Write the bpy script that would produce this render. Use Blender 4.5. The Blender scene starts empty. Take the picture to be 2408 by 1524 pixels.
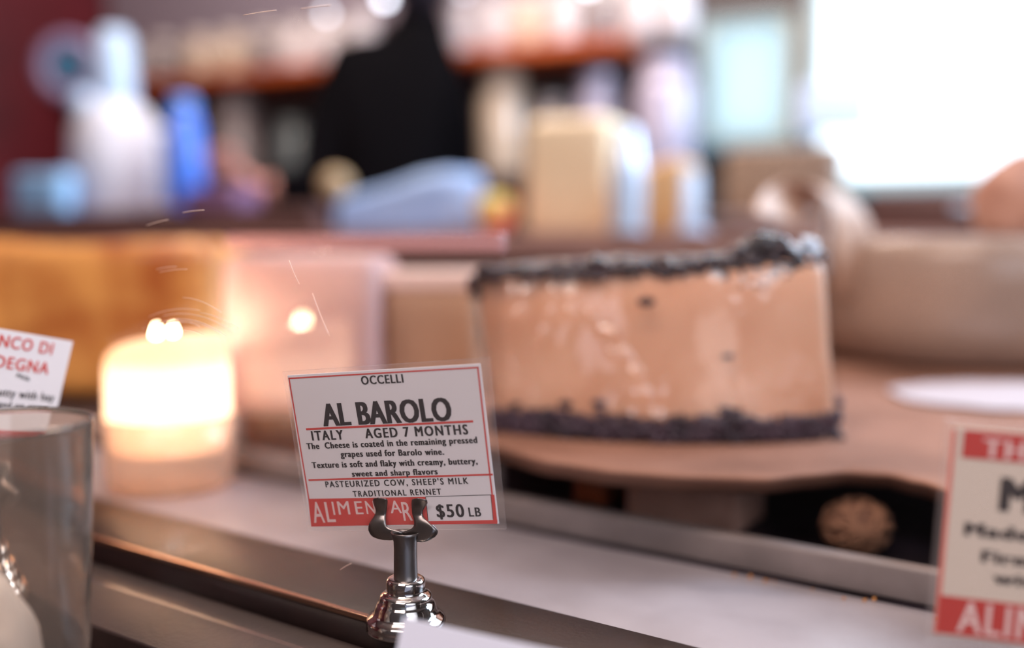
import bpy, bmesh, math, random
from mathutils import Vector, Matrix, noise
random.seed(4)
S = bpy.context.scene
COL = S.collection
R = math.radians
# ---------------------------------------------------------------- camera
FPX = 35.0/36.0*2408
PITCH = R(4.5)
Z0 = 0.75                                  # marble top above the floor
CAM = Vector((0, 0, Z0+.175))
cd = bpy.data.cameras.new('camera'); cam = bpy.data.objects.new('camera', cd); COL.objects.link(cam)
cd.lens = 35; cd.sensor_width = 36; cd.sensor_fit = 'HORIZONTAL'; cd.clip_start = .01; cd.clip_end = 60
cam.location = CAM; cam.rotation_euler = (R(90)-PITCH, 0, 0)
cd.dof.use_dof = True; cd.dof.focus_distance = .428; cd.dof.aperture_fstop = 1.9
S.camera = cam
# ---------------------------------------------------------------- world, light, exposure
W = bpy.data.worlds.new('daylight'); S.world = W; W.use_nodes = True
bg = W.node_tree.nodes['Background']; bg.inputs[0].default_value = (.74, .88, 1, 1); bg.inputs[1].default_value = 2.6
S.view_settings.view_transform = 'Standard'; S.view_settings.look = 'None'
S.view_settings.exposure = 0.38; S.view_settings.gamma = 1; S.view_settings.use_curve_mapping = False
S.cycles.max_bounces = 10; S.cycles.transparent_max_bounces = 24; S.cycles.sample_clamp_indirect = 6
def area(name, loc, target, sx, sy, power, col):
    l = bpy.data.lights.new(name, 'AREA'); l.shape = 'RECTANGLE'; l.size = sx; l.size_y = sy; l.energy = power; l.color = col
    o = bpy.data.objects.new(name, l); COL.objects.link(o); o.location = loc
    o.rotation_euler = (Vector(target)-Vector(loc)).to_track_quat('-Z', 'Y').to_euler(); return o
area('case_lamp', (-.15, .15, 1.95), (-.02, .75, .85), .9, .25, 8, (1, .80, .70))
area('warm_front_fill', (-.6, -.9, 2.3), (0, .7, .9), 1.2, .6, 15, (1, .84, .80))  # added warm fill from the camera side for the cheese fronts
area('cool_front_fill', (.9, -1.2, 1.5), (.1, .8, .8), 1.4, 1.2, 13, (.86, .90, 1))  # added cool fill behind the camera; the front wall has no opening
area('kitchen_lamp', (-.2, 2.0, 2.6), (-.2, 2.2, 1), 1.4, .5, 40, (1, .80, .68))
area('window_daylight', (1.8, 1.35, 2.0), (-.6, 1.4, 1.1), 1.0, 1.0, 50, (.58, .77, 1))
# ---------------------------------------------------------------- helpers
cP, sP = math.cos(PITCH), math.sin(PITCH)
def ray(px, py):
    x = (px-1204)/FPX; y = -(py-762)/FPX
    return Vector((x, cP+y*sP, -sP+y*cP))
def P(px, py, d): return CAM+ray(px, py)*d
def G(px, py, z):                           # on the horizontal plane z above the marble
    r = ray(px, py); return CAM+r*((Z0+z-CAM.z)/r.z)
def Vp(px, py, n, t):                       # on the vertical plane n.p = t
    r = ray(px, py); return CAM+r*(t/(n.x*r.x+n.y*r.y))
A = R(55)
N = Vector((math.cos(A), math.sin(A), 0)); U = Vector((math.sin(A), -math.cos(A), 0))   # across / along the case
B = R(25)
E_ = Vector((math.cos(B), -math.sin(B), 0)); M = Vector((math.sin(B), math.cos(B), 0))   # along / across the back wall
ROTB = -B
ROTA = math.atan2(U.y, U.x)
def T(px, py, z):
    return G(px, py, z).dot(N)
def lin(c): return tuple((v/255/12.92 if v/255 <= .04045 else ((v/255+.055)/1.055)**2.4) for v in c)
MATS = {}
def mat(name, rgb, rough=.5, metal=0, var=None, vscale=20, bump=0, bscale=60, spec=.5, sss=0, trans=0, coat=0, detail=4, stretch=None, mid=(.35, .65)):
    if name in MATS: return MATS[name]
    m = bpy.data.materials.new(name); m.use_nodes = True; nt = m.node_tree; b = nt.nodes['Principled BSDF']
    c = lin(rgb); b.inputs['Base Color'].default_value = (*c, 1)
    b.inputs['Roughness'].default_value = rough; b.inputs['Metallic'].default_value = metal
    b.inputs['Specular IOR Level'].default_value = spec; b.inputs['Coat Weight'].default_value = coat
    b.inputs['Subsurface Weight'].default_value = sss; b.inputs['Subsurface Scale'].default_value = .01
    b.inputs['Transmission Weight'].default_value = trans
    if var or bump:
        tc = nt.nodes.new('ShaderNodeTexCoord'); mp = nt.nodes.new('ShaderNodeMapping'); nt.links.new(tc.outputs['Object'], mp.inputs[0])
        if stretch: mp.inputs['Scale'].default_value = stretch
    if var:
        n = nt.nodes.new('ShaderNodeTexNoise'); n.inputs['Scale'].default_value = vscale; n.inputs['Detail'].default_value = detail
        r = nt.nodes.new('ShaderNodeValToRGB'); nt.links.new(mp.outputs[0], n.inputs[0]); nt.links.new(n.outputs[0], r.inputs[0])
        r.color_ramp.elements[0].position = mid[0]; r.color_ramp.elements[1].position = mid[1]
        r.color_ramp.elements[0].color = (*lin(var), 1); r.color_ramp.elements[1].color = (*c, 1)
        nt.links.new(r.outputs[0], b.inputs['Base Color'])
    if bump:
        n = nt.nodes.new('ShaderNodeTexNoise'); n.inputs['Scale'].default_value = bscale; n.inputs['Detail'].default_value = 3
        bp = nt.nodes.new('ShaderNodeBump'); bp.inputs['Strength'].default_value = bump; bp.inputs['Distance'].default_value = .002
        nt.links.new(mp.outputs[0], n.inputs[0]); nt.links.new(n.outputs[0], bp.inputs['Height']); nt.links.new(bp.outputs[0], b.inputs['Normal'])
    MATS[name] = m; return m
def film(name, tint=(255, 255, 255), rough=.12, bump=0, bscale=40, stretch=(1, 1, 1), ior=1.45, haze=0, hazecol=(235, 215, 210)):
    if name in MATS: return MATS[name]
    m = bpy.data.materials.new(name); m.use_nodes = True; nt = m.node_tree; nt.nodes.remove(nt.nodes['Principled BSDF'])
    out = nt.nodes['Material Output']; t = nt.nodes.new('ShaderNodeBsdfTransparent'); g = nt.nodes.new('ShaderNodeBsdfGlossy'); f = nt.nodes.new('ShaderNodeLayerWeight')
    mx = nt.nodes.new('ShaderNodeMixShader'); t.inputs[0].default_value = (*lin(tint), 1); g.inputs['Roughness'].default_value = rough; f.inputs[0].default_value = .5; f0 = ((ior-1)/(ior+1))**2
    pw = nt.nodes.new('ShaderNodeMath'); pw.operation = 'POWER'; pw.inputs[1].default_value = 5; nt.links.new(f.outputs['Facing'], pw.inputs[0])
    ml = nt.nodes.new('ShaderNodeMath'); ml.operation = 'MULTIPLY_ADD'; ml.inputs[1].default_value = 1-f0; ml.inputs[2].default_value = f0; nt.links.new(pw.outputs[0], ml.inputs[0])
    if bump:
        tc = nt.nodes.new('ShaderNodeTexCoord'); n = nt.nodes.new('ShaderNodeTexNoise'); n.inputs['Scale'].default_value = bscale
        bp = nt.nodes.new('ShaderNodeBump'); bp.inputs['Strength'].default_value = bump; bp.inputs['Distance'].default_value = .003
        mp = nt.nodes.new('ShaderNodeMapping'); mp.inputs['Scale'].default_value = stretch; nt.links.new(tc.outputs['Object'], mp.inputs[0]); nt.links.new(mp.outputs[0], n.inputs[0]); nt.links.new(n.outputs[0], bp.inputs['Height'])
        nt.links.new(bp.outputs[0], g.inputs['Normal']); nt.links.new(bp.outputs[0], f.inputs['Normal'])
    src = t
    if haze:
        d = nt.nodes.new('ShaderNodeBsdfDiffuse'); d.inputs[0].default_value = (*lin(hazecol), 1)
        m2 = nt.nodes.new('ShaderNodeMixShader'); m2.inputs[0].default_value = haze
        nt.links.new(t.outputs[0], m2.inputs[1]); nt.links.new(d.outputs[0], m2.inputs[2]); src = m2
    nt.links.new(ml.outputs[0], mx.inputs[0]); nt.links.new(src.outputs[0], mx.inputs[1]); nt.links.new(g.outputs[0], mx.inputs[2])
    nt.links.new(mx.outputs[0], out.inputs[0]); MATS[name] = m; return m
def emis(name, rgb, s):
    m = bpy.data.materials.new(name); m.use_nodes = True; b = m.node_tree.nodes['Principled BSDF']
    b.inputs['Base Color'].default_value = (0, 0, 0, 1); b.inputs['Emission Color'].default_value = (*lin(rgb), 1); b.inputs['Emission Strength'].default_value = s
    return m
def obj(name, bm, m, parent=None, smooth=True, label=None, loc=None, rotz=0, kind=None):
    me = bpy.data.meshes.new(name); bmesh.ops.recalc_face_normals(bm, faces=bm.faces); bm.to_mesh(me); bm.free()
    for p in me.polygons: p.use_smooth = smooth
    if m: me.materials.append(m)
    o = bpy.data.objects.new(name, me); COL.objects.link(o)
    if parent: o.parent = parent
    if loc is not None: o.location = loc
    if rotz: o.rotation_euler = (0, 0, rotz)
    if label: o['label'] = label
    if kind: o['kind'] = kind
    return o
def tag(o, label, cat, group=None, kind=None):
    o['label'] = label; o['category'] = cat
    if group: o['group'] = group
    if kind: o['kind'] = kind
    return o
def thing(name, label, cat, loc=(0, 0, 0), rotz=0, group=None):
    o = bpy.data.objects.new(name, None); COL.objects.link(o); o.location = loc; o.rotation_euler = (0, 0, rotz); o.empty_display_size = .02
    return tag(o, label, cat, group)
def bx(bm, x0, x1, y0, y1, z0, z1, bev=0):
    r = bmesh.ops.create_cube(bm, size=1); vs = r['verts']
    for v in vs: v.co = Vector(((x0+x1)/2+v.co.x*(x1-x0), (y0+y1)/2+v.co.y*(y1-y0), (z0+z1)/2+v.co.z*(z1-z0)))
    if bev:
        es = list({e for v in vs for e in v.link_edges}); bmesh.ops.bevel(bm, geom=es, offset=bev, segments=3, affect='EDGES', profile=.5)
    return bm
def box(x0, x1, y0, y1, z0, z1, bev=0): return bx(bmesh.new(), x0, x1, y0, y1, z0, z1, bev)
def lathe(prof, n=40, bm=None, sx=1, sy=1, off=(0, 0, 0)):
    bm = bm or bmesh.new(); rings = []
    for r, z in prof:
        if r < 1e-6: rings.append([bm.verts.new((off[0], off[1], off[2]+z))])
        else: rings.append([bm.verts.new((off[0]+r*sx*math.cos(2*math.pi*i/n), off[1]+r*sy*math.sin(2*math.pi*i/n), off[2]+z)) for i in range(n)])
    for a, b in zip(rings, rings[1:]):
        for i in range(n):
            j = (i+1) % n
            if len(a) == 1 and len(b) == 1: continue
            if len(a) == 1: bm.faces.new((a[0], b[i], b[j]))
            elif len(b) == 1: bm.faces.new((a[i], a[j], b[0]))
            else: bm.faces.new((a[i], a[j], b[j], b[i]))
    return bm
def grid(f, nu, nv, bm=None):
    bm = bm or bmesh.new(); g = [[bm.verts.new(f(i/(nu-1), j/(nv-1))) for j in range(nv)] for i in range(nu)]
    for i in range(nu-1):
        for j in range(nv-1): bm.faces.new((g[i][j], g[i+1][j], g[i+1][j+1], g[i][j+1]))
    return bm
def thicken(bm, t):
    bmesh.ops.recalc_face_normals(bm, faces=bm.faces); bmesh.ops.solidify(bm, geom=bm.faces[:]+bm.edges[:]+bm.verts[:], thickness=t); return bm
def tube(pts, r, n=8, bm=None):
    bm = bm or bmesh.new(); rings = []
    for i, p in enumerate(pts):
        d = (pts[min(i+1, len(pts)-1)]-pts[max(i-1, 0)]).normalized(); a = d.orthogonal().normalized(); b = d.cross(a)
        if rings:
            q = lasta-d*lasta.dot(d); a = q.normalized(); b = d.cross(a)
        lasta = a; rr = r[i] if isinstance(r, (list, tuple)) else r
        rings.append([bm.verts.new(p+(a*math.cos(2*math.pi*k/n)+b*math.sin(2*math.pi*k/n))*rr) for k in range(n)])
    for x, y in zip(rings, rings[1:]):
        for k in range(n): bm.faces.new((x[k], x[(k+1) % n], y[(k+1) % n], y[k]))
    bm.faces.new(rings[0]); bm.faces.new(rings[-1][::-1]); return bm
def ico(bm, c, r, sub=1, sc=(1, 1, 1), jit=0):
    g = bmesh.ops.create_icosphere(bm, subdivisions=sub, radius=1)
    rot = Matrix.Rotation(random.random()*6.3, 3, Vector((random.random(), random.random(), random.random()+.1)).normalized()) if jit else Matrix.Identity(3)
    for v in g['verts']:
        k = 1+jit*(random.random()-.5)
        v.co = Vector(c)+rot@Vector((v.co.x*sc[0]*r*k, v.co.y*sc[1]*r*k, v.co.z*sc[2]*r*k))
    return bm
def hexa(c8, bev=0, cuts=0, amp=0, nsc=20, seg=4):
    """c8: bottom four then top four corners, same turning order"""
    bm = bmesh.new(); v = [bm.verts.new(p) for p in c8]
    for f in ((0, 1, 2, 3), (7, 6, 5, 4), (0, 4, 5, 1), (1, 5, 6, 2), (2, 6, 7, 3), (3, 7, 4, 0)): bm.faces.new([v[i] for i in f])
    bmesh.ops.recalc_face_normals(bm, faces=bm.faces)
    if bev: bmesh.ops.bevel(bm, geom=bm.edges[:], offset=bev, segments=seg, affect='EDGES', profile=.5)
    if cuts:
        bmesh.ops.subdivide_edges(bm, edges=[e for e in bm.edges if e.calc_length() > .02], cuts=cuts, use_grid_fill=True)
    if amp:
        bm.normal_update()
        for w in bm.verts: w.co += w.normal*noise.noise(w.co*nsc)*amp
    return bm
def alongcase(t0, t1, z0, z1, s0, s1, bev=0):           # box laid in the case's own frame, empty rotated
    return box(s0, s1, t0, t1, z0, z1, bev)
def place(o, rot):
    o.rotation_euler = (0, 0, rot); return o
# ---------------------------------------------------------------- materials
m_marble = mat('marble', (154, 148, 154), .36, var=(120, 113, 118), vscale=9, detail=8, bump=.05, mid=(.3, .6))
m_upst = mat('marble_edge', (132, 120, 118), .6, var=(104, 94, 92), vscale=14)
m_steel_dark = mat('bronze_channel', (36, 23, 21), .34, .3, var=(27, 17, 16), vscale=30, bump=.06, bscale=400)
m_rail = mat('bronze_rail', (190, 150, 125), .16, .95)
m_ledge = mat('dark_ledge', (60, 46, 43), .42, .3, var=(46, 35, 33), vscale=25, bump=.08, bscale=300)
m_black = mat('black_slot', (10, 8, 8), .6)
m_deck = mat('deck', (58, 48, 58), .45, var=(22, 18, 22), vscale=12)
m_kraft = mat('kraft_paper', (152, 112, 94), .75, spec=.2, var=(128, 92, 76), vscale=10, bump=.15, bscale=90)
m_board = mat('board_wood', (120, 70, 42), .5, var=(84, 46, 28), vscale=14, stretch=(1, 12, 12))
m_riser = mat('riser_wood', (158, 82, 46), .45, var=(104, 48, 28), vscale=10, stretch=(1, 10, 10))
m_chrome = mat('chrome', (205, 198, 194), .09, 1, bump=.02, bscale=200)
m_steel = mat('spring_steel', (140, 134, 132), .32, 1, bump=.03, bscale=500)
m_paper = mat('card_paper', (236, 226, 226), .6, spec=.3)
m_white = mat('white_card', (222, 224, 240), .55)
m_red = mat('print_red', (214, 72, 66), .55, spec=.2)
m_ink = mat('print_black', (34, 30, 34), .6, spec=.2)
m_pink = mat('print_white', (240, 205, 200), .6, spec=.2)
m_lam = film('laminate', rough=.18, ior=1.22, haze=.06, hazecol=(240, 222, 216))
m_glass = film('clear_glass', rough=.02, ior=1.42)
m_wrap = film('cling_film', rough=.08, bump=.18, bscale=45, ior=2.5)
# ---------------------------------------------------------------- room
WD = 2.75
eL = -2.9; eR = 2.9; mF = -2.4; H = 2.7
m_wall = mat('wall_dark', (98, 86, 82), .7, var=(66, 56, 54), vscale=2)
m_maroon = mat('maroon_paint', (104, 12, 26), .6, var=(76, 8, 18), vscale=3)
m_ceil = mat('ceiling_paint', (180, 160, 150), .8)
m_floor = mat('floor_tile', (90, 72, 62), .5, var=(70, 54, 48), vscale=4)
def room(name, bm, m):
    o = obj(name, bm, m, smooth=False); o['kind'] = 'structure'; place(o, ROTB); return o
room('floor', box(eL-.1, eR+.1, mF-.1, WD+.1, -.1, 0), m_floor)
room('ceiling', box(eL-.1, eR+.1, mF-.1, WD+.1, H, H+.1), m_ceil)
room('wall_left', box(eL-.1, eL, mF, WD, 0, H), m_maroon)
room('wall_right', box(eR, eR+.1, mF, WD, 0, H), m_wall)
room('wall_front', box(eL, eR, mF-.1, mF, 0, H), mat('wall_front_paint', (120, 104, 98), .8))
def ez(px, py, m=WD):
    p = Vp(px, py, M, m); return p.dot(E_), p.z
w1a, w1zb = ez(2100, 445); w1b = eR-.25; w1zt = 2.45            # big shop window
w2a = ez(1640, 100)[0]; w2b = ez(1872, 100)[0]; w2zb = ez(1800, 340)[1]; w2zt = ez(1800, 15)[1]
w1a = ez(1890, 300)[0]
bm = bmesh.new()
for a, b, c, d in ((eL, w2a, 0, H), (w2a, w2b, 0, w2zb), (w2a, w2b, w2zt, H), (w2b, w1a, 0, H), (w1a, w1b, 0, w1zb), (w1a, w1b, w1zt, H), (w1b, eR, 0, H)):
    bx(bm, a, b, WD, WD+.12, c, d)
room('wall_back', bm, m_wall)
mp = Vp(225, 100, M, WD).dot(E_)
room('trim_2', box(eL, mp, WD-.03, WD, 0, H), m_maroon)
m_frame = mat('window_frame_paint', (186, 200, 196), .5)
m_frost = bpy.data.materials.new('frosted_pane'); m_frost.use_nodes = True
nt = m_frost.node_tree; nt.nodes.remove(nt.nodes['Principled BSDF'])
tl = nt.nodes.new('ShaderNodeBsdfTranslucent'); tl.inputs[0].default_value = (*lin((208, 214, 214)), 1); nt.links.new(tl.outputs[0], nt.nodes['Material Output'].inputs[0])
def window(name, a, b, zb, zt, pane_mat, bars):
    bm = bmesh.new(); t = .035
    bx(bm, a, b, WD+.02, WD+.09, zb, zb+t); bx(bm, a, b, WD+.02, WD+.09, zt-t, zt); bx(bm, a, a+t, WD+.02, WD+.09, zb+t, zt-t); bx(bm, b-t, b, WD+.02, WD+.09, zb+t, zt-t)
    w = room(name, bm, m_frame)
    edges = [a+t]+[a+(b-a)*k for k in bars]+[b-t]
    for i in range(len(edges)-1):
        obj('pane', box(edges[i], edges[i+1], WD+.05, WD+.056, zb+t, zt-t), pane_mat, w, False)
    for k in bars: obj('mullion', box(a+(b-a)*k-.012, a+(b-a)*k+.012, WD+.035, WD+.075, zb+t, zt-t), m_frame, w, False)
    obj('sill', box(a-.05, b+.05, WD-.09, WD+.02, zb-.03, zb, .004), mat('teal_sill', (60, 104, 120), .4), w, False)
window('window_1', w1a, w1b, w1zb, w1zt, m_glass, (.5,))
window('window_2', w2a, w2b, w2zb, w2zt, m_frost, ())
o = room('trim_1', box(w2a-.11, w2a-.02, WD-.05, WD, .9, H, .005), mat('post_grey', (72, 84, 92), .5))
room('trim_3', box(mp, w2a-.12, WD-.012, WD, Vp(600, 75, M, 2.7).z, H), mat('lavender_paint', (150, 140, 152), .6))
# ---------------------------------------------------------------- display case
tA = T(1200, 1411, .0105); tB = T(560, 1366, .0105); tS = T(860, 1516, 0); tD = T(359, 1524, 0)
tC = T(1500, 1300, 0); sL, sR = -1.95, .95
case = thing('display_case', 'dark bronze display case base carrying the marble, the front ledge and the sunken deck', 'display case', (0, 0, 0), ROTA)
def casepart(name, bm, m, **k): return obj(name, bm, m, case, **k)
casepart('cabinet_body', bx(box(sL, sR, tD+.004, 1.08, 0, Z0-.021), -.48, sR, 1.08, 1.42, 0, Z0-.021), mat('cabinet', (40, 32, 30), .5), smooth=False)
casepart('front_ledge', box(sL, sR, tD, tS-.002, Z0-.02, Z0, .0015), m_ledge)
casepart('glass_slot', box(sL, sR, tS-.002, tB-.0005, Z0-.02, Z0-.004), m_black, smooth=False)
casepart('glass_channel', bx(box(sL, sR, tB+.003, tA, Z0-.02, Z0+.0105, .001), sL, sR, tB, tB+.003, Z0-.02, Z0+.0086), m_steel_dark)
casepart('bright_rail', box(sL, sR, tB-.0006, tB+.0028, Z0+.0088, Z0+.0114, .0005), m_rail, label='polished bronze rail along the slot')
casepart('case_deck', bx(box(sL, sR, tC+.003, 1.08, Z0-.02, Z0-.0005), -.48, sR, 1.08, 1.42, Z0-.02, Z0-.0005), m_deck, smooth=False)
mar = obj('marble_slab', box(sL, sR, tA+.0005, tC, Z0-.02, Z0, .002), m_marble, rotz=ROTA)
tag(mar, 'pale grey marble slab running along the case between bronze channel and glass box', 'marble slab')
ups = obj('marble_upstand', box(sL, sR, tC+.004, tC+.016, Z0, Z0+.0175, .002), m_upst, rotz=ROTA)
tag(ups, 'low dull grey stone kerb standing behind the marble slab', 'stone kerb')
shelf = obj('customer_ledge', box(-.9, .6, -.02, tD-.003, Z0-.06, Z0-.04, .002), m_ledge, rotz=ROTA)
tag(shelf, 'dark ledge in front of the display case, under the clear tumbler', 'ledge')
ledge_wall = obj('ledge_bracket', box(-.9, .6, tD-.05, tD-.02, 0, Z0-.06), mat('cabinet', (40, 32, 30)), smooth=False, rotz=ROTA)
ledge_wall.name = 'ledge_support_panel'; tag(ledge_wall, 'dark panel carrying the customer ledge', 'panel')
# front glass sheet with scratches
fg = obj('front_glass_sheet', box(-.55, sR, .2905, .2935, Z0+.0002, Z0+.42), film('front_glass', rough=.02, ior=1.22), smooth=False, rotz=ROTA)
tag(fg, 'clear scratched glass sheet standing on the front ledge before the AL BAROLO card', 'glass sheet')
m_scr = mat('scratch', (255, 225, 210), .3, spec=1)
tg = .2898
def scratch(pts, r):
    q = [Vp(x, y, N, tg) for x, y in pts]; q = [Vector((p.dot(U), p.dot(N), p.z)) for p in q]
    obj('scratch', tube(q, r, 5), m_scr, fg)
def arc(x0, y0, x1, y1, sag, n=9):
    out = []
    for i in range(n):
        t = i/(n-1); out.append((x0+(x1-x0)*t, y0+(y1-y0)*t-sag*4*t*(1-t)))
    return out
SC = [(350, 745, 470, 730, 10), (365, 765, 520, 782, 22), (372, 772, 470, 768, 14), (385, 742, 545, 778, 18), (380, 758, 500, 770, 12), (392, 782, 480, 788, 9),
      (335, 775, 420, 750, 4), (400, 760, 530, 790, 14), (430, 700, 520, 735, 8), (470, 735, 560, 772, 6), (368, 634, 415, 627, 2), (375, 640, 440, 633, 2),
      (680, 612, 704, 668, -3), (735, 690, 775, 790, -4), (572, 36, 650, 24, 1), (708, 21, 778, 12, 1), (345, 530, 395, 517, 1), (800, 1340, 826, 1325, 1), (430, 500, 480, 494, 1)]
for a, b, c, d, e in SC: scratch(arc(a, b, c, d, e), .00011 if b > 600 else .00014)
# clear box panel behind the candle
tP = tC+.0075
pn = thing('acrylic_panel', 'clear acrylic panel with thick pinkish top rail standing behind the candle', 'panel', (0, 0, 0), ROTA)
pa = Vp(535, 570, N, tP).dot(U); pb = Vp(1180, 570, N, tP).dot(U)
obj('panel_sheet', box(pa+.012, pb, tP, tP+.003, Z0+.0176, CAM.z-.004), film('acrylic', rough=.03, bump=.10, bscale=20, stretch=(.1, .1, 6), ior=1.8), pn, False)
zt0 = Vp(560, 588, N, tP).z; zt1 = Vp(560, 553, N, tP).z
obj('top_rail', box(pa, pb, tP-.003, tP+.006, CAM.z-.004, zt1, .001), film('rail_acrylic', (250, 232, 232), rough=.1, ior=1.6, haze=.3, hazecol=(232, 190, 192)), pn)
# crumbs in the joint
bm = bmesh.new()
for i in range(46):
    s = random.uniform(-.2, .28); t = tC-.002-abs(random.gauss(0, .004)); r = random.uniform(.0005, .0013)
    ico(bm, (s, t, Z0+r*.7), r, 1, jit=.5)
o = obj('crumbs', bm, mat('crumb', (190, 130, 70), .7), rotz=ROTA); tag(o, 'golden cheese crumbs caught along the back joint of the marble slab', 'crumbs', kind='stuff')
# ---------------------------------------------------------------- price card of the photograph's focus
fwd = Vector((0, cP, -sP)); upv = Vector((0, sP, cP)); rgt = Vector((1, 0, 0))
def cam2w(x, y, d): return CAM+rgt*x+upv*y+fwd*d
r1 = Vector((.08433601, .00690325, -.02758228)); r2 = Vector((.00742089, -.06770615, .01389323))
cX = (rgt*r1.x+upv*r1.y+fwd*r1.z).normalized(); cD = (rgt*r2.x+upv*r2.y+fwd*r2.z); cD = (cD-cX*cD.dot(cX)).normalized()
cTL = cam2w(-.09732321, -.02299496, .43135812)
def frame(o3, X, D):
    Nn = X.cross(D).normalized()        # away from the viewer
    m = Matrix.Identity(4)
    for i in range(3): m[i][0] = X[i]; m[i][1] = -D[i]; m[i][2] = -Nn[i]; m[i][3] = o3[i]
    return m                            # local: x right, y up, z toward viewer
def flat(pts, z):
    bm = bmesh.new(); bm.faces.new([bm.verts.new((x, y, z)) for x, y in pts]); return bm
_H = {}
def text_bm(s, bold=0, space=1):
    cu = bpy.data.curves.new('t', 'FONT'); cu.body = s; cu.size = 1; cu.offset = bold; cu.space_character = space; cu.resolution_u = 3; cu.fill_mode = 'FRONT'
    o = bpy.data.objects.new('t', cu); COL.objects.link(o); bpy.context.view_layer.update()
    me = o.evaluated_get(bpy.context.evaluated_depsgraph_get()).to_mesh(); bm = bmesh.new(); bm.from_mesh(me)
    bpy.data.objects.remove(o); bpy.data.curves.remove(cu); return bm
def capH(bold):
    if bold not in _H:
        b = text_bm('H', bold); ys = [v.co.y for v in b.verts]; _H[bold] = (min(ys), max(ys)); b.free()
    return _H[bold]
def lettering(s, p0, p1, cap, m, parent, z, bold=.022, space=1.15):
    """baseline from p0 to p1 (local), cap height"""
    bm = text_bm(s, 0, space); y0, y1 = capH(0); xs = [v.co.x for v in bm.verts]; a, b = min(xs), max(xs)
    d = Vector((p1[0]-p0[0], p1[1]-p0[1])); L = d.length; d /= L; n = Vector((-d.y, d.x)); k = cap/(y1-y0)
    if bold:
        src = bm.verts[:]+bm.edges[:]+bm.faces[:]
        for kk, (dx, dy) in enumerate(((-1, .4), (1, .4), (-1, -.4), (1, -.4))):
            g = bmesh.ops.duplicate(bm, geom=src)['geom']; bmesh.ops.translate(bm, verts=[v for v in g if isinstance(v, bmesh.types.BMVert)], vec=(dx*bold*1.25, dy*bold*.5, -(kk+1)*8e-6))
    for v in bm.verts:
        u = (v.co.x-a)/(b-a)*L; w = (v.co.y-y0)*k
        v.co = Vector((p0[0]+d.x*u+n.x*w, p0[1]+d.y*u+n.y*w, z+v.co.z))
    return obj('lettering', bm, m, parent, False)
def card_root(name, label, mw):
    o = bpy.data.objects.new(name, None); COL.objects.link(o); o.matrix_world = mw; o.empty_display_size = .01
    return tag(o, label, 'price card')
mw = frame(cTL, cX, cD); inv = mw.inverted(); cN = Vector((mw[0][2], mw[1][2], mw[2][2]))
def L6(x, y):                           # a point of the card face, measured in the enlarged view of the card
    r = ray(650+x/3.175, 820+y/3.175); t = (cTL-CAM).dot(cN)/r.dot(cN); q = inv@(CAM+r*t); return (q.x, q.y)
card = card_root('price_card', 'laminated cheese price card reading AL BAROLO in the chrome holder', mw)
def slab(c4, z, t, m, parent, name, label=None):
    bm = bmesh.new(); a = [bm.verts.new((x, y, z)) for x, y in c4]; b = [bm.verts.new((x, y, z-t)) for x, y in c4]
    bm.faces.new(a); bm.faces.new(b[::-1])
    for i in range(4): bm.faces.new((a[i], b[i], b[(i+1) % 4], a[(i+1) % 4]))
    return obj(name, bm, m, parent, False, label)
pc = [L6(82, 200), L6(1521, 112), L6(1661, 1307), L6(256, 1332)]
slab(pc, 0, .0003, m_paper, card, 'card_sheet')
slab([L6(48, 172), L6(1590, 66), L6(1717, 1345), L6(240, 1362)], .00045, .0009, m_lam, card, 'laminate')
def bar6(x0, y0, x1, y1, w, m=m_red, z=.0001, name='printed_line'):
    a = Vector(L6(x0, y0)); b = Vector(L6(x1, y1)); d = (b-a).normalized(); n = Vector((-d.y, d.x))*(w/3.175/2341*.425/2)
    return obj(name, flat([a-n, b-n, b+n, a+n], z), m, card, False)
bar6(90, 222, 1510, 140, 11); bar6(94, 216, 243, 1125, 11); bar6(1503, 136, 1612, 1095, 12)
bar6(222, 601, 1470, 542, 16); bar6(240, 981, 1617, 939, 14)
obj('printed_band', flat([L6(238, 1121), L6(1112, 1106), L6(1135, 1310), L6(260, 1328)], .0001), m_red, card, False)
obj('printed_band', flat([L6(1130, 1288), L6(1650, 1278), L6(1650, 1306), L6(1133, 1312)], .00011), m_red, card, False)
obj('printed_band', flat([L6(1601, 1090), L6(1627, 1090), L6(1650, 1300), L6(1620, 1300)], .00012), m_red, card, False)
for q in ((1115, 1105, 1601, 1090), (1601, 1090, 1619, 1276), (1115, 1105, 1134, 1286)): bar6(*q, 4, m_ink, .00014)
INK = .00016
def line6(s, x0, y0, x1, y1, cap, m=m_ink, bold=.022, space=1.15): return lettering(s, L6(x0, y0), L6(x1, y1), cap/3.175/2341*.425, m, card, INK, bold, space)
line6('OCCELLI', 640, 268, 950, 252, 64, bold=.03)
line6('AL BAROLO', 362, 577, 1310, 535, 172, bold=.042, space=1.05)
line6('ITALY', 272, 685, 503, 676, 74, bold=.034, space=1.25)
line6('AGED 7 MONTHS', 670, 668, 1432, 638, 74, bold=.034, space=1.25)
line6('The  Cheese is coated in the remaining pressed', 232, 750, 1500, 703, 48, bold=.042)
line6('grapes used for Barolo wine.', 485, 809, 1252, 790, 48, bold=.042)
line6('Texture is soft and flaky with creamy, buttery,', 272, 891, 1502, 860, 48, bold=.042)
line6('sweet and sharp flavors', 570, 955, 1204, 937, 46, bold=.042)
line6("PASTEURIZED COW, SHEEP'S MILK", 372, 1035, 1434, 1008, 48, bold=.026, space=1.3)
line6('TRADITIONAL RENNET', 577, 1105, 1232, 1088, 46, bold=.026, space=1.3)
line6('$50', 1205, 1258, 1405, 1255, 100, bold=.025)
line6('LB', 1443, 1252, 1530, 1251, 70, bold=.022)
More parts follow.
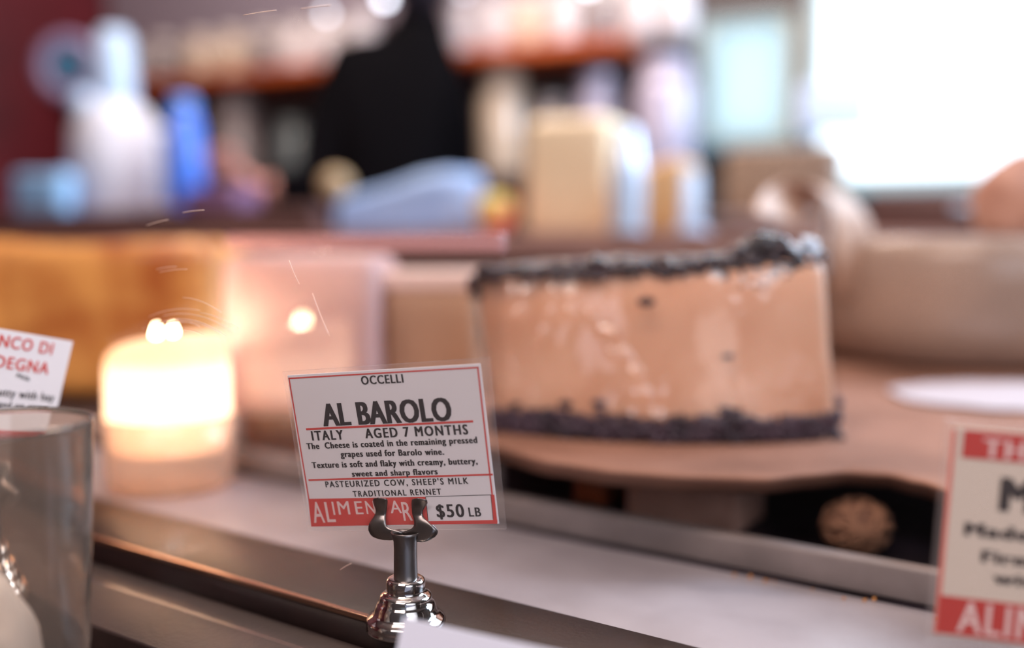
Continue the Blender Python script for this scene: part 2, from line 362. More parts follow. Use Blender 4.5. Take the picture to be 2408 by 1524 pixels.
for ch, x0, x1, yb, cap in (('A', 285, 366, 1300, 172), ('L', 385, 445, 1294, 165), ('I', 430, 441, 1240, 108), ('M', 470, 553, 1238, 108), ('E', 598, 652, 1236, 106), ('N', 678, 745, 1234, 106),
                            ('T', 770, 830, 1232, 106), ('A', 858, 938, 1228, 100), ('R', 955, 1020, 1284, 150), ('I', 1060, 1072, 1222, 100)):
    line6(ch, x0, yb, x1, yb-(x1-x0)*.02, cap, m_pink, bold=.01)
# ---------------------------------------------------------------- chrome card holder
HB = P(955, 1476, .43); HB.z = Z0+.0106
def L7(x, y, off):                      # holder jaw point in the enlarged view; off = distance in front of the card
    r = ray(750+x/4.075, 1150+y/4.075); t = (cTL+cN*off-CAM).dot(cN)/r.dot(cN); return CAM+r*t-HB
def holder(loc, rotz, label, lib=None):
    if lib:
        h = lib.copy(); COL.objects.link(h); h.location = loc; h.rotation_euler = (0, 0, rotz); h['label'] = label
        for c in lib.children:
            k = c.copy(); COL.objects.link(k); k.parent = h
        return h
    h = thing('card_holder', label, 'card holder', loc, rotz)
    mm = .001
    base = [(0, 22), (4.6, 22), (7, 22.2), (8, 21.6), (8.4, 20.4), (8.3, 17.5), (8.0, 16.2), (9.5, 15.6), (10.9, 14.8), (11.3, 13.6), (11.3, 12.6), (12.2, 11.6), (13.2, 9.5), (13.7, 7.4), (14.6, 6.4), (16.4, 5.2), (17.2, 3.8), (17.2, 2.6), (16.8, 1.2), (17.2, .6), (17.2, 0), (0, 0)]
    obj('base', lathe([(a*mm, b*mm) for a, b in base], 64), m_chrome, h)
    st = [(5.2, 21.5), (5.1, 26), (5.0, 34), (5.1, 38), (5.8, 40.6), (6.4, 42), (6.0, 42.1), (5.3, 40.6), (4.6, 38), (4.3, 30), (0, 30)]
    obj('stem', lathe([(a*mm, b*mm) for a, b in st], 40, sx=1, sy=.8), m_steel, h)
    left = [(86, 548, 590, 3.4), (92, 524, 640, 3.3), (108, 517, 655, 2.8), (130, 520, 658, 1.9), (160, 530, 655, 1.2), (200, 545, 650, .8), (238, 540, 643, .8), (262, 528, 640, 1.3), (280, 515, 638, 2.0), (330, 482, 640, 3.0), (360, 474, 652, 3.3), (385, 473, 690, 3.5), (402, 476, 760, 3.6), (415, 482, 800, 3.7), (435, 492, 800, 3.7), (458, 515, 790, 3.6), (476, 555, 770, 3.5), (490, 620, 720, 3.4)]
    right = [(92, 920, 975, 3.4), (98, 895, 1015, 3.3), (114, 888, 1036, 2.8), (138, 886, 1040, 1.9), (168, 888, 1022, 1.2), (205, 891, 998, .8), (240, 894, 992, .8), (265, 902, 1002, 1.3), (285, 908, 1016, 2.0), (330, 913, 1064, 3.0), (360, 905, 1098, 3.3), (385, 880, 1121, 3.5), (402, 830, 1126, 3.6), (415, 800, 1126, 3.7), (435, 800, 1120, 3.7), (460, 830, 1100, 3.6), (488, 880, 1055, 3.5), (508, 940, 1000, 3.4)]
    def jaw(rows, sgn, dx=0):
        bm = bmesh.new(); g = []
        for y, a, b, o in rows:
            rr = []
            for k in range(7):
                t = k/6; x = a+(b-a)*t+dx; cu = (1-(2*t-1)**2)*.35
                rr.append(bm.verts.new(L7(x, y, sgn*(o+cu)*mm+(.00045 if sgn > 0 else -.0007))))
            g.append(rr)
        for r0, r1_ in zip(g, g[1:]):
            for k in range(6): bm.faces.new((r0[k], r0[k+1], r1_[k+1], r1_[k]))
        return thicken(bm, .0005)
    obj('jaw', jaw(left, 1), m_steel, h); obj('jaw', jaw(right, 1), m_steel, h)
    obj('rear_jaw', jaw(left, -1, 10), m_steel, h); obj('rear_jaw', jaw(right, -1, 14), m_steel, h)
    a = L7(808, 440, .003); b = L7(820, 500, .002)
    obj('neck', tube([a, (a+b)/2+Vector((0, 0, 0)), Vector((b.x, b.y, b.z)), Vector((0, 0, .034))], [.0022, .0020, .0028, .0030], 12), m_steel, h)
    return h
hold = holder(HB, 0, 'chrome card holder gripping the AL BAROLO card, standing on the bronze channel')
# ---------------------------------------------------------------- left card, its holder
def simple_card(name, label, tl, X, D, w, h):
    c = card_root(name, label, frame(tl, X, D)); return c
tl = P(-175, 742, .455); tr = P(172, 803, .50)
X = (tr-tl); X.z = X.z; wl = X.length; X.normalize(); D = Vector((.055, .10, -1)); D = (D-X*D.dot(X)).normalized(); hl = .066
c2 = simple_card('price_card', 'small glowing price card tilted behind the tumbler, left of the candle', tl, X, D, wl, hl)
def rc(c, x0, y0, x1, y1, z, m, name):
    return obj(name, flat([(x0, -y0), (x1, -y0), (x1, -y1), (x0, -y1)], z), m, c, False)
slab([(0, 0), (wl, 0), (wl, -hl), (0, -hl)], 0, .0004, m_paper, c2, 'card_sheet')
u_ = wl/347
def c2p(x, y): return ((x+175)*u_, -(y-742-(x+175)*.176)*u_)
for t_, x0, x1, yb, cap, m_ in (('BIANCO DI', -60, 126, 838, 30, m_red), ('SARDEGNA', -70, 128, 890, 30, m_red), ('Milk', 55, 88, 907, 10, m_ink), ('Hard and nutty with hay', -90, 158, 962, 20, m_ink), ('aged on straw', 20, 150, 988, 16, m_ink)):
    lettering(t_, c2p(x0, yb-(126-x0)*.17), c2p(x1, yb), cap*u_, m_, c2, .0002, .02)
rc(c2, 0, .054, wl, hl, .0001, m_red, 'printed_band')
mid = tl+X*wl*.5+D*hl
hp = Vector((mid.x, mid.y, Z0+.0005)); holder(hp+Vector((.008, 0, 0)), R(18), 'chrome card holder hidden behind the tumbler at left', hold)
# ---------------------------------------------------------------- right card
tl = P(2222, 985, .345); X = Vector((.97, -.22, -.05)).normalized(); D = Vector((-.04, .02, -1)); D = (D-X*D.dot(X)).normalized()
c3 = simple_card('price_card', 'large blurred price card with red bands beside the marble, before the brown paper', tl, X, D, 0, 0)
q = .345/2341; w3 = 620*q; h3 = 540*q
slab([(0, 0), (w3, 0), (w3, -h3), (0, -h3)], .0006, .0012, m_lam, c3, 'laminate').data.materials[0] = film('laminate_clear', rough=.2, ior=1.3, haze=.06)
slab([(18*q, -16*q), (w3-18*q, -16*q), (w3-18*q, -522*q), (18*q, -522*q)], 0, .0004, mat('card_paper_warm', (226, 208, 192), .6), c3, 'card_sheet')
rc(c3, 44*q, 22*q, w3-44*q, 88*q, .0002, mat('print_deep_red', (200, 44, 34), .5), 'printed_band')
rc(c3, 24*q, 425*q, w3-24*q, 518*q, .0002, MATS['print_deep_red'], 'printed_band')
for a in (18, 600): rc(c3, a*q, 22*q, (a+10)*q, 520*q, .00015, mat('print_red_light', (226, 120, 104), .5), 'printed_line')
lettering('THE CHEESE', (90*q, -82*q), (500*q, -82*q), 44*q, m_pink, c3, .0003, .03)
lettering('MONTE', (140*q, -205*q), (520*q, -205*q), 78*q, m_ink, c3, .0003, .05)
lettering('Made in the hills', (68*q, -272*q), (520*q, -272*q), 30*q, m_ink, c3, .0003, .05)
lettering('Firm and nutty', (110*q, -332*q), (480*q, -332*q), 28*q, m_ink, c3, .0003, .05)
lettering('with honey', (140*q, -380*q), (440*q, -380*q), 26*q, m_ink, c3, .0003, .05)
lettering('ALIMENTARI', (70*q, -508*q), (w3-80*q, -508*q), 74*q, m_pink, c3, .0003, .02)
hb = tl+X*w3*.5+D*h3; holder(Vector((hb.x, hb.y, Z0+.0106)), R(-6), 'chrome card holder under the large red-banded card at right', hold)
# ---------------------------------------------------------------- white tent card
tl = P(948, 1452, .355); tr = P(1420, 1556, .33); X = (tr-tl); w4 = X.length; X.normalize()
D = Vector((-.06, -.25, -1)); D = (D-X*D.dot(X)).normalized()
h4 = (tl.z-Z0-.001)/abs(D.z)
tcard = card_root('tent_card', 'blank white card corner in front of the chrome holder base', frame(tl, X, D))
slab([(0, 0), (w4, 0), (w4, -h4), (-.002, -h4)], 0, .0006, m_white, tcard, 'front_leaf')
# ---------------------------------------------------------------- tumbler
tb = P(12, 1300, .36); tb.z = Z0-.0395
tu = thing('glass_tumbler', 'tall clear glass tumbler cut off by the left edge, in front of the small card', 'tumbler', tb)
m_tg = mat('tumbler_glass', (240, 226, 214), .04, trans=.95); m_tg.node_tree.nodes['Principled BSDF'].inputs['IOR'].default_value = 1.45
ht = (P(12, 985, .36).z-tb.z); rt = 205*.36/2341
prof = [(0, 0), (rt*.74, 0), (rt*.78, .004), (rt*.86, ht*.4), (rt*.99, ht*.985), (rt*1.0, ht*.995), (rt*.985, ht), (rt*.95, ht*.985), (rt*.82, ht*.4), (rt*.74, .012), (0, .010)]
obj('glass_body', lathe([(a, b) for a, b in prof], 64), m_tg, tu)
bm = bmesh.new()
ico(bm, (-.003, 0, ht*.36), rt*.5, 3, (1, 1, 2.4), 0)
for v in bm.verts: v.co += v.co.normalized()*(noise.noise(v.co*90)*.009+noise.noise(v.co*260)*.004)
o = obj('paper_napkin', bm, mat('napkin', (226, 226, 226), .7), loc=tb); tag(o, 'crumpled white napkin stuffed inside the clear tumbler', 'napkin')
# ---------------------------------------------------------------- candle
cb = G(402, 1143, 0); cb.z = Z0+.0005
rc_ = .0435; hc = P(402, 795, (cb-CAM).dot(fwd)).z-cb.z
cn = thing('candle', 'fat white lit candle in a clear glass cup glowing on the marble', 'candle', cb)
m_wax = bpy.data.materials.new('wax'); m_wax.use_nodes = True; nt = m_wax.node_tree; nt.nodes.remove(nt.nodes['Principled BSDF'])
d = nt.nodes.new('ShaderNodeBsdfDiffuse'); t_ = nt.nodes.new('ShaderNodeBsdfTranslucent'); mx = nt.nodes.new('ShaderNodeMixShader'); mx.inputs[0].default_value = .6
d.inputs[0].default_value = (*lin((250, 238, 225)), 1); t_.inputs[0].default_value = (*lin((255, 232, 206)), 1)
nt.links.new(d.outputs[0], mx.inputs[1]); nt.links.new(t_.outputs[0], mx.inputs[2]); nt.links.new(mx.outputs[0], nt.nodes['Material Output'].inputs[0])
bm = bmesh.new(); n = 56; rings = []
for (r, z, rim) in ((0, .27, 0), (.9, .27, 0), (.985, .29, 0), (1, .33, 0), (1, .75, 1), (.99, .92, 1), (.96, .98, 1), (.90, 1.0, 1), (.84, .97, 1), (.78, .80, 0), (.5, .75, 0), (.1, .74, 0)):
    ring = []
    for i in range(n):
        a = 2*math.pi*i/n; k = (.14*math.cos(a+.75)+.02*math.sin(2*a)-.05)*rim
        ring.append(bm.verts.new((math.cos(a)*max(r, .001)*rc_, math.sin(a)*max(r, .001)*rc_, z*hc*(1+k))))
    rings.append(ring)
for a, b in zip(rings, rings[1:]):
    for i in range(n): bm.faces.new((a[i], a[(i+1) % n], b[(i+1) % n], b[i]))
obj('wax', bm, m_wax, cn)
obj('glass_cup', lathe([(0, 0), (rc_*.9, 0), (rc_+.002, .004), (rc_+.004, hc*.5), (rc_+.0025, hc*.5), (rc_*.98, hc*.26), (0, hc*.26)], 56), film('cup_glass', tint=(252, 240, 230), rough=.05, ior=1.45, haze=.3, hazecol=(250, 226, 206)), cn)
m_fl = emis('flame', (255, 226, 180), 60)
for dx in (-.006, .006):
    f_ = lathe([(0, 0), (.0028, .003), (.0036, .008), (.0028, .014), (.0012, .020), (0, .024)], 16, off=(dx, -.004, hc*.875))
    obj('flame', f_, m_fl, cn)
    obj('wick', tube([Vector((dx, -.004, hc*.745)), Vector((dx+.001, -.004, hc*.90))], .0008, 6), m_ink, cn)
def point(name, loc, p, col, r):
    l = bpy.data.lights.new(name, 'POINT'); l.energy = p; l.color = col; l.shadow_soft_size = r
    o = bpy.data.objects.new(name, l); COL.objects.link(o); o.location = loc; return o
point('candle_light', cb+Vector((0, -.004, hc*.80+.018)), .75, (1, .72, .48), .008)
point('wax_fill_light', cb+Vector((0, 0, hc*.62)), .17, (1, .84, .74), .012)  # added lamp inside the wax to make its body glow
# ---------------------------------------------------------------- kraft paper, board, riser
ED = [(860, 1030), (1000, 1050), (1165, 1083), (1300, 1120), (1450, 1143), (1600, 1155), (1800, 1161), (1900, 1150), (1990, 1142), (2080, 1148), (2160, 1167), (2240, 1192), (2408, 1245), (2600, 1290)]
def interp(tab, x):
    for (a, b), (c, d) in zip(tab, tab[1:]):
        if x <= c: t = (x-a)/(c-a); t = max(0, t); t = t*t*(3-2*t)*.5+t*.5; return b+(d-b)*t
    return tab[-1][1]
zB = .050
def paper(u, v):
    x = 1110+u*1490; ye = interp(ED, x)
    if v < .25:
        k = v/.25; y = ye-44*k; z = .036+(zB+.0015-.036)*math.sin(k*math.pi/2); return G(x, y, z)
    p = G(x, ye-44, zB+.0015); q = p+Vector((.55*(u-.25), .66, 0)); k = (v-.25)/.75
    r = p.lerp(q, k**1.5); r.z += .0012*noise.noise(Vector((r.x*14, r.y*14, 0)))*(k > 0); return r
bm = thicken(grid(paper, 90, 30), .0006)
o = obj('kraft_paper_sheet', bm, m_kraft); tag(o, 'brown kraft paper sheet with a wavy front lip, under the grape-crusted cheese', 'paper')
f0 = G(1135, 1010, zB)+Vector((0, .05, 0)); f1 = G(2600, 1210, zB)+Vector((0, .06, 0))
bd = thing('display_board', 'low wooden display board on blocks beneath the brown paper', 'board')
def prism(c4, z0, z1): return hexa([Vector((p.x, p.y, Z0+z0)) for p in c4]+[Vector((p.x, p.y, Z0+z1)) for p in c4], .002)
bk = Vector((.16, .56, 0))
obj('board_top', prism([f0, f1, f1+bk, f0+bk], .037, .0485), m_board, bd)
def blk(px, py, w, dp): 
    p = G(px, py, 0)+Vector((0, .02, 0)); return prism([p, p+U*w, p+U*w+N*dp, p+N*dp], 0, .0375)
obj('support_block', blk(1352, 1200, .024, .03), m_riser, bd)
obj('support_block', blk(2330, 1340, .03, .03), m_riser, bd)
obj('support_block', prism([f0+bk*.8, f0+bk*.8+Vector((.03, 0, 0)), f0+bk*.9+Vector((.03, 0, 0)), f0+bk*.9], 0, .0375), m_riser, bd)
p = G(1450, 1225, 0)+N*.012
o = obj('cardboard_box', prism([p, p+U*.075, p+U*.075+N*.05, p+N*.05], 0, .033), mat('brown_card', (190, 146, 130), .7, var=(160, 120, 106), vscale=30)); tag(o, 'flat dull brown box in the dark space under the board', 'box')
# twine ball
p = G(2045, 1335, 0)+Vector((0, .022, 0)); bm = bmesh.new()
tw = thing('twine_ball', 'ball of brown twine in the shadow under the paper edge', 'twine ball', (p.x, p.y, Z0))
obj('core', ico(bmesh.new(), (0, 0, .0172), .0155, 3, (1.25, 1.05, 1)), mat('twine_dark', (96, 62, 44), .8), tw)
bm = bmesh.new()
for k in range(15):
    ax = Vector((math.sin(k*1.1)*.5+.5, math.cos(k*1.7)*.6, .9*math.sin(k*.37+1))).normalized(); a = ax.orthogonal().normalized(); b = ax.cross(a); off = random.uniform(-.5, .5)
    pts = []
    for i in range(25):
        th = 2*math.pi*i/24; v = (a*math.cos(th)+b*math.sin(th))*math.sqrt(1-off*off)+ax*off
        pts.append(Vector((v.x*.0195, v.y*.0165, v.z*.0155+.0172)))
    tube(pts, .0014, 6, bm)
obj('twine_strands', bm, mat('twine', (122, 84, 62), .8), tw, kind='stuff')
p = G(540, 1060, .0); p = p+N*.022
rs = obj('wooden_riser', prism([p-U*.01, p+U*.17, p+U*.36+N*.27, p-U*.06+N*.34], 0, .036), m_riser); tag(rs, 'reddish brown wooden riser block between candle and price card', 'riser')
# ---------------------------------------------------------------- grape crusted cheese
bl = G(1150, 1018, zB); br = G(1972, 1040, zB); dl = (bl-CAM).dot(fwd); dr = (br-CAM).dot(fwd)
tlz = P(1130, 634, dl).z; trz = P(1940, 603, dr).z
zb = Z0+zB+.0035
bar = thing('grape_crusted_cheese', 'tall peach-coloured cheese wedge crusted top and bottom with dark grape skins', 'cheese', (0, 0, 0))
FL = Vector((bl.x, bl.y, zb)); FR = Vector((br.x, br.y, zb)); BU = .028
tlx = P(1100, 640, dl); trx = P(1940, 600, dr)
bdir = Vector((.02, .13, 0)); bdl = Vector((.055, .10, 0))
TL = Vector((tlx.x, tlx.y+.002, tlz)); TR = Vector((trx.x, trx.y+.002, trz))
m_ch = mat('peach_cheese', (240, 190, 160), .42, var=(222, 164, 130), vscale=11, sss=.15, bump=.08, bscale=120, detail=3)
bm = hexa([FL, FR, FR+bdir, FL+bdl, TL, TR, TR+bdir, TL+bdl], .011, 3, .0015, 25)
for v in bm.verts:
    t = (v.co.x-FL.x)/(FR.x-FL.x); v.co.y -= BU*4*max(0, t*(1-t))*(1 if v.co.y < (bl.y+.06) else 0)
obj('cheese_body', bm, m_ch, bar)
m_gr = mat('grape_skin', (50, 22, 36), .2, var=(24, 11, 22), vscale=90, coat=.8)
m_gr2 = mat('grape_skin_dull', (70, 52, 66), .5, var=(38, 26, 38), vscale=60)
bm = bmesh.new()
def topz(t): return TL.z+(TR.z-TL.z)*t
for i in range(1300):
    t = random.uniform(-.005, 1.0); s = random.random()**1.3
    base = TL.lerp(TR, t)+bdl.lerp(bdir, t)*s
    hump = .016*math.exp(-((t-.83)/.085)**2)+.003*math.exp(-((t-.35)/.06)**2)+.0015*math.sin(t*60)
    if .955 < t and s < .3: hump = -.003
    z = topz(t)+random.uniform(-.002, .0012)+max(0, hump)*random.random()**.5
    if t < .05: z -= .008*(1-t/.05)
    base.y -= BU*4*max(0, t*(1-t))*(1-s)
    r = random.uniform(.0022, .0042); ico(bm, (base.x, base.y+.001, z), r, 1, (1, 1, .75), .35)
for i in range(300):                                     # thick clump towards the right end
    t = random.gauss(.82, .055); t = min(t, .93); base = TL.lerp(TR, t); base.y -= BU*4*t*(1-t)-.002-random.random()*.01
    g_ = math.exp(-((t-.83)/.07)**2); dz = random.uniform(-.010, .015)*g_; ico(bm, (base.x, base.y, topz(t)+dz), random.uniform(.0026, .0046), 1, (1, .8, .8), .35)
for i in range(380):                                     # front rim spilling over the edge
    t = random.uniform(.0, .97); w = .5+.5*noise.noise(Vector((t*13, 3, 0))); big = math.exp(-((t-.80)/.08)**2)
    base = TL.lerp(TR, t); base.y -= BU*4*t*(1-t)+.0005; dz = random.random()*(.004+.007*w+.012*big)
    if t < .04: dz = random.random()*.016+.004; base.x += .001
    ico(bm, (base.x, base.y-.0005, topz(t)-dz), random.uniform(.0018, .0036), 1, (1, .6, .8), .35)
obj('grape_crust', bm, m_gr, bar, kind='stuff')
bm = bmesh.new()
for i in range(820):
    t = random.uniform(.0, 1.005); base = FL.lerp(FR, t); base.y -= BU*4*max(0, t*(1-t))+.001
    w = .5+.5*noise.noise(Vector((t*15, 9, 0))); tall = .010+.008*w+.008*math.exp(-((t-.66)/.03)**2)+.012*math.exp(-((t-1)/.008)**2)
    dz = random.random()*tall
    ico(bm, (base.x, base.y-.0005, zb+dz), random.uniform(.002, .0042), 1, (1.1, .55, .8), .35)
for px, py, r in ((1520, 710, .0042), (1712, 838, .003), (1330, 950, .0036), (1328, 972, .003), (1408, 948, .0036), (1410, 970, .003), (1212, 952, .0028), (1660, 985, .005), (1650, 1000, .006)):
    t = (px-1150)/822; yp = FL.lerp(FR, t).y-BU*4*t*(1-t)-.0005; rr = ray(px, py); q = CAM+rr*(yp/rr.y); ico(bm, q, r, 2, (1.35, .35, .7), 0)
obj('grape_skin_bits', bm, m_gr2, bar, kind='stuff')
CR = [((1190, 640), (1200, 700), (1212, 740), .0045), ((1225, 610), (1222, 680), (1210, 745), .005), ((1305, 620), (1330, 690), (1342, 740), .005), ((1110, 780), (1118, 860), (1128, 930), .003), ((1400, 760), (1440, 830), (1500, 900), .003), ((1262, 600), (1235, 690), (1215, 760), .0042), ((1285, 620), (1300, 700), (1262, 800), .0042), ((1325, 640), (1350, 680), (1310, 760), .0045), ((1380, 740), (1450, 790), (1480, 860), .0042), ((1480, 850), (1520, 930), (1545, 1000), .004), ((1120, 700), (1115, 780), (1120, 860), .002), ((1500, 860), (1490, 930), (1480, 990), .003), ((1560, 900), (1550, 960), (1560, 1010), .0018)]
def wrap(u, v):
    px = 1098+u*(1950-1098)+18*v; t = u; y = FL.lerp(FR, t).y-BU*4*t*(1-t)-.0035
    zt = topz(t)-.004; z = zt+(zb+.012-zt)*v; x = TL.x+(TR.x-TL.x)*u+(FL.x-TL.x)*v*(1-u)+(FR.x-TR.x)*v*u
    q = Vector((x, y, z)); d = (q-CAM).dot(fwd); sx = 1204+FPX*(q-CAM).dot(rgt)/d; sy = 762-FPX*(q-CAM).dot(upv)/d
    for a, b, c, am in CR:
        best = 1e9
        for (p0, p1) in ((a, b), (b, c)):
            dx, dy = p1[0]-p0[0], p1[1]-p0[1]; k = max(0, min(1, ((sx-p0[0])*dx+(sy-p0[1])*dy)/(dx*dx+dy*dy)))
            best = min(best, math.hypot(sx-p0[0]-k*dx, sy-p0[1]-k*dy))
        y -= am*math.exp(-(best/8)**2)*(.7+.5*math.sin(sy*.13))
    return Vector((x, y+(.0003+.0016*max(0, .55-u))*noise.noise(Vector((x*90, z*50, 0))), z))
obj('plastic_wrap', grid(wrap, 150, 90), m_wrap, bar)
kb = P(1895, 585, dr+.01); bm = bmesh.new()
for i in range(14):
    ico(bm, kb+Vector((random.uniform(-.010, .008), random.uniform(-.004, .004), random.uniform(-.005, .005)-.0)), random.uniform(.003, .006), 1, (1, .5, .8), .5)
obj('film_knot', bm, mat('film_sparkle', (215, 232, 250), .15, coat=1), bar)  # blue-white colour paints the sparkle of film catching light
# ---------------------------------------------------------------- other cheeses in the case
def cheese_block(name, label, px0, px1, ytop, ybot, zbase, depthlen, m, bev=.012, amp=.002, dd=(0, 0)):
    a = G(px0, ybot, zbase)+Vector((0, dd[0], 0)); d0 = (a-CAM).dot(fwd); b = P(px1, ybot, d0+dd[1]); zt = P(px0, ytop, d0).z
    z = Z0+zbase+.001; k = Vector((0, depthlen, 0))
    c = [Vector((a.x, a.y, z)), Vector((b.x, b.y, z)), Vector((b.x, b.y, z))+k, Vector((a.x, a.y, z))+k]
    c2_ = [Vector((q.x, q.y, zt)) for q in c]
    o = obj(name, hexa(c+c2_, bev, 3, amp, 22), m); return o, a, b, zt
# film wrapped pale cheese
m_pale = mat('rosy_cheese', (206, 168, 164), .45, var=(186, 146, 144), vscale=7, sss=.1)
o, a, b, zt = cheese_block('wrapped_cheese', '', 520, 885, 600, 985, .037, .16, m_pale)
tag(o, 'pale rosy cheese block in shiny film mirroring the candle, behind the acrylic panel', 'cheese')
fa = Vector((-.09, -.995, 0)).normalized()
w_ = obj('plastic_wrap', grid(lambda u, v: Vector((a.x+(b.x-a.x)*u*1.03-.004, a.y-.006+.001*noise.noise(Vector((u*9, v*6, 0))), Z0+.039+(zt-Z0-.037)*v)), 40, 30), film('tight_film', rough=.6, bump=.12, bscale=24, stretch=(.25, 1, 5), ior=1.25, haze=.1), o)
o, a, b, zt = cheese_block('beige_cheese', '', 895, 1125, 650, 960, .037, .12, mat('beige_cheese_paste', (196, 158, 128), .5, var=(176, 138, 110), vscale=8), dd=(.0, 0))
tag(o, 'matte beige cheese block between the rosy block and the grape-crusted wedge', 'cheese')
obj('white_rind', box(a.x-.002, b.x+.002, a.y-.002, a.y+.12, zt-.012, zt+.004, .003), mat('white_rind', (226, 196, 184), .4, bump=.3, bscale=60), o)
# golden cheese at left
m_gold = mat('golden_rind', (226, 158, 84), .4, var=(176, 96, 40), vscale=16, bump=.4, bscale=40, coat=.3, mid=(.38, .60))
o, a, b, zt = cheese_block('golden_cheese', '', -420, 492, 572, 1010, .0, .2, m_gold, .02, .014, dd=(.18, 0))
[setattr(v.co, 'z', max(v.co.z, Z0+.0005)) for v in o.data.vertices]
tag(o, 'big rugged golden orange cheese chunk at far left behind the candle', 'cheese')
# wheel at right
wc = G(2340, 858, zB)+Vector((-.012, .055, 0)); wd = (wc-CAM).dot(fwd); wr = .17
ztop = P(2200, 560, wd-.17).z; zbot = Z0+zB+.0015; hh = ztop-zbot
wh = thing('cheese_wheel', 'large round tan cheese wheel wrapped in film at the right edge', 'cheese wheel', (wc.x, wc.y, zbot))
prof = [(0, 0), (wr*.74, 0), (wr*.86, hh*.05), (wr*.95, hh*.18), (wr*.99, hh*.35), (wr*.985, hh*.5), (wr*1.0, hh*.62), (wr, hh*.85), (wr*.97, hh*.95), (wr*.9, hh), (0, hh)]
obj('cheese_body', lathe(prof, 72), mat('tan_rind', (158, 130, 108), .55, var=(132, 106, 86), vscale=10, bump=.1), wh)
obj('plastic_wrap', lathe([(r*1.012+.001, z*1.02) for r, z in prof[2:]], 72), film('tan_wrap', rough=.2, bump=.6, bscale=18, ior=1.5, haze=.12), wh)
br_ = P(2400, 520, wd-.06); 
bm = ico(bmesh.new(), (0, 0, 0), .052, 4, (1, .9, .98))
for v in bm.verts: v.co *= 1+.14*noise.noise(v.co*30)
for v in bm.verts: v.co.z = max(v.co.z, -.036)
o = obj('bread_roll', bm, mat('crust', (206, 160, 140), .6, var=(176, 128, 110), vscale=20, bump=.3), loc=(br_.x+.005, br_.y, ztop+.039)); tag(o, 'pinkish beige bread roll resting on top of the cheese wheel', 'bread')
# napkin oval
bm = bmesh.new(); nc = G(2400, 932, zB+.003)
f_ = [bm.verts.new((nc.x+.102*math.cos(a*math.pi/24)*(1+.03*math.sin(a)), nc.y+.078*math.sin(a*math.pi/24)*(1+.04*math.cos(a*2)), Z0+zB+.0042)) for a in range(48)]
bm.faces.new(f_); thicken(bm, .001); 
o = obj('paper_doily', bm, mat('doily', (180, 172, 178), .7), smooth=False); tag(o, 'white oval paper doily lying on brown paper before the cheese wheel', 'doily')
# curled paper flap behind the wedge
PT = [(1862, 500), (1868, 470), (1890, 440), (1930, 422), (1975, 424), (2010, 445), (2035, 485), (2045, 540), (2050, 620), (2052, 690)]
def flap(u, v):
    i = u*(len(PT)-1); k = min(int(i), len(PT)-2); t = i-k; a = PT[k]; b = PT[k+1]
    q = P(a[0]+(b[0]-a[0])*t, a[1]+(b[1]-a[1])*t, .90+.11*u+.02*math.sin(u*5)); return q+Vector((.065*v-.035, .07*v, -.012*v+.004*noise.noise(Vector((u*6, v*5, 1)))))
o = obj('loose_wrap', thicken(grid(flap, 40, 10), .0006), mat('curl_paper', (206, 166, 140), .5, var=(180, 140, 116), vscale=20), wh, label='curled tan wrapping flap'); o.location = -wh.location
PT2 = [(1968, 460), (1960, 540), (1952, 600), (1950, 650)]
def flap2(u, v):
    i = u*(len(PT2)-1); k = min(int(i), len(PT2)-2); t = i-k; a = PT2[k]; b = PT2[k+1]
    q = P(a[0]+(b[0]-a[0])*t, a[1]+(b[1]-a[1])*t, .96); return q+Vector((.016*v-.008, .03*v, 0))
o = obj('film_tail', thicken(grid(flap2, 24, 8), .0006), mat('parchment', (168, 156, 152), .5), wh, label='greyish white strip of film'); o.location = -wh.location
# ---------------------------------------------------------------- back counter and what stands on it
cM0, cM1 = 1.53, 2.02; cz = Vp(900, 550, M, cM0).z
bc = thing('back_counter', 'dark wooden service counter running behind the cheeses', 'counter', (0, 0, 0), ROTB)
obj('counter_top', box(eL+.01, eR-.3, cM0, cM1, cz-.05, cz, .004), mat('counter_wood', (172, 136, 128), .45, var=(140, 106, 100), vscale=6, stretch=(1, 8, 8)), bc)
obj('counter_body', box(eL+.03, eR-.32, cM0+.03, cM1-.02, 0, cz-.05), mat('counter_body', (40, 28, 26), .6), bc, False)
def onb(px, m): m += .22; p = Vp(px, 490, M, m); return Vector((p.x, p.y, cz+.0005)), (p-CAM).dot(fwd)
def hpx(py, d, px=1204): return P(px, py, d).z-cz
# white jug
p, d = onb(280, 1.56); q = d/2341; hj = hpx(80, d)
jg = thing('white_jug', 'large white jug with tall neck standing before the maroon wall', 'jug', p)
m_jug = mat('jug_white', (216, 222, 238), .35)
hb_ = hpx(262, d)
obj('jug_body', lathe([(0, 0), (78*q, 0), (90*q, .01), (104*q, hb_*.55), (98*q, hb_*.86), (70*q, hb_), (44*q, hb_*1.06), (0, hb_*1.06)], 40), m_jug, jg)
obj('jug_neck', lathe([(44*q, hb_), (46*q, hb_*1.1), (46*q, hj*.75), (40*q, hj*.95), (30*q, hj), (0, hj)], 32), mat('neck_blue', (186, 216, 248), .3), jg)
obj('jug_knob', ico(bmesh.new(), (-62*q, -.02, hpx(250, d)), 34*q, 3), MATS['neck_blue'], jg)
pts = [Vector((88*q, 0, hb_*.85)), Vector((125*q, 0, hb_*.8)), Vector((130*q, 0, hb_*.5)), Vector((95*q, 0, hb_*.25))]
obj('jug_handle', tube(pts, .012, 10), m_jug, jg)
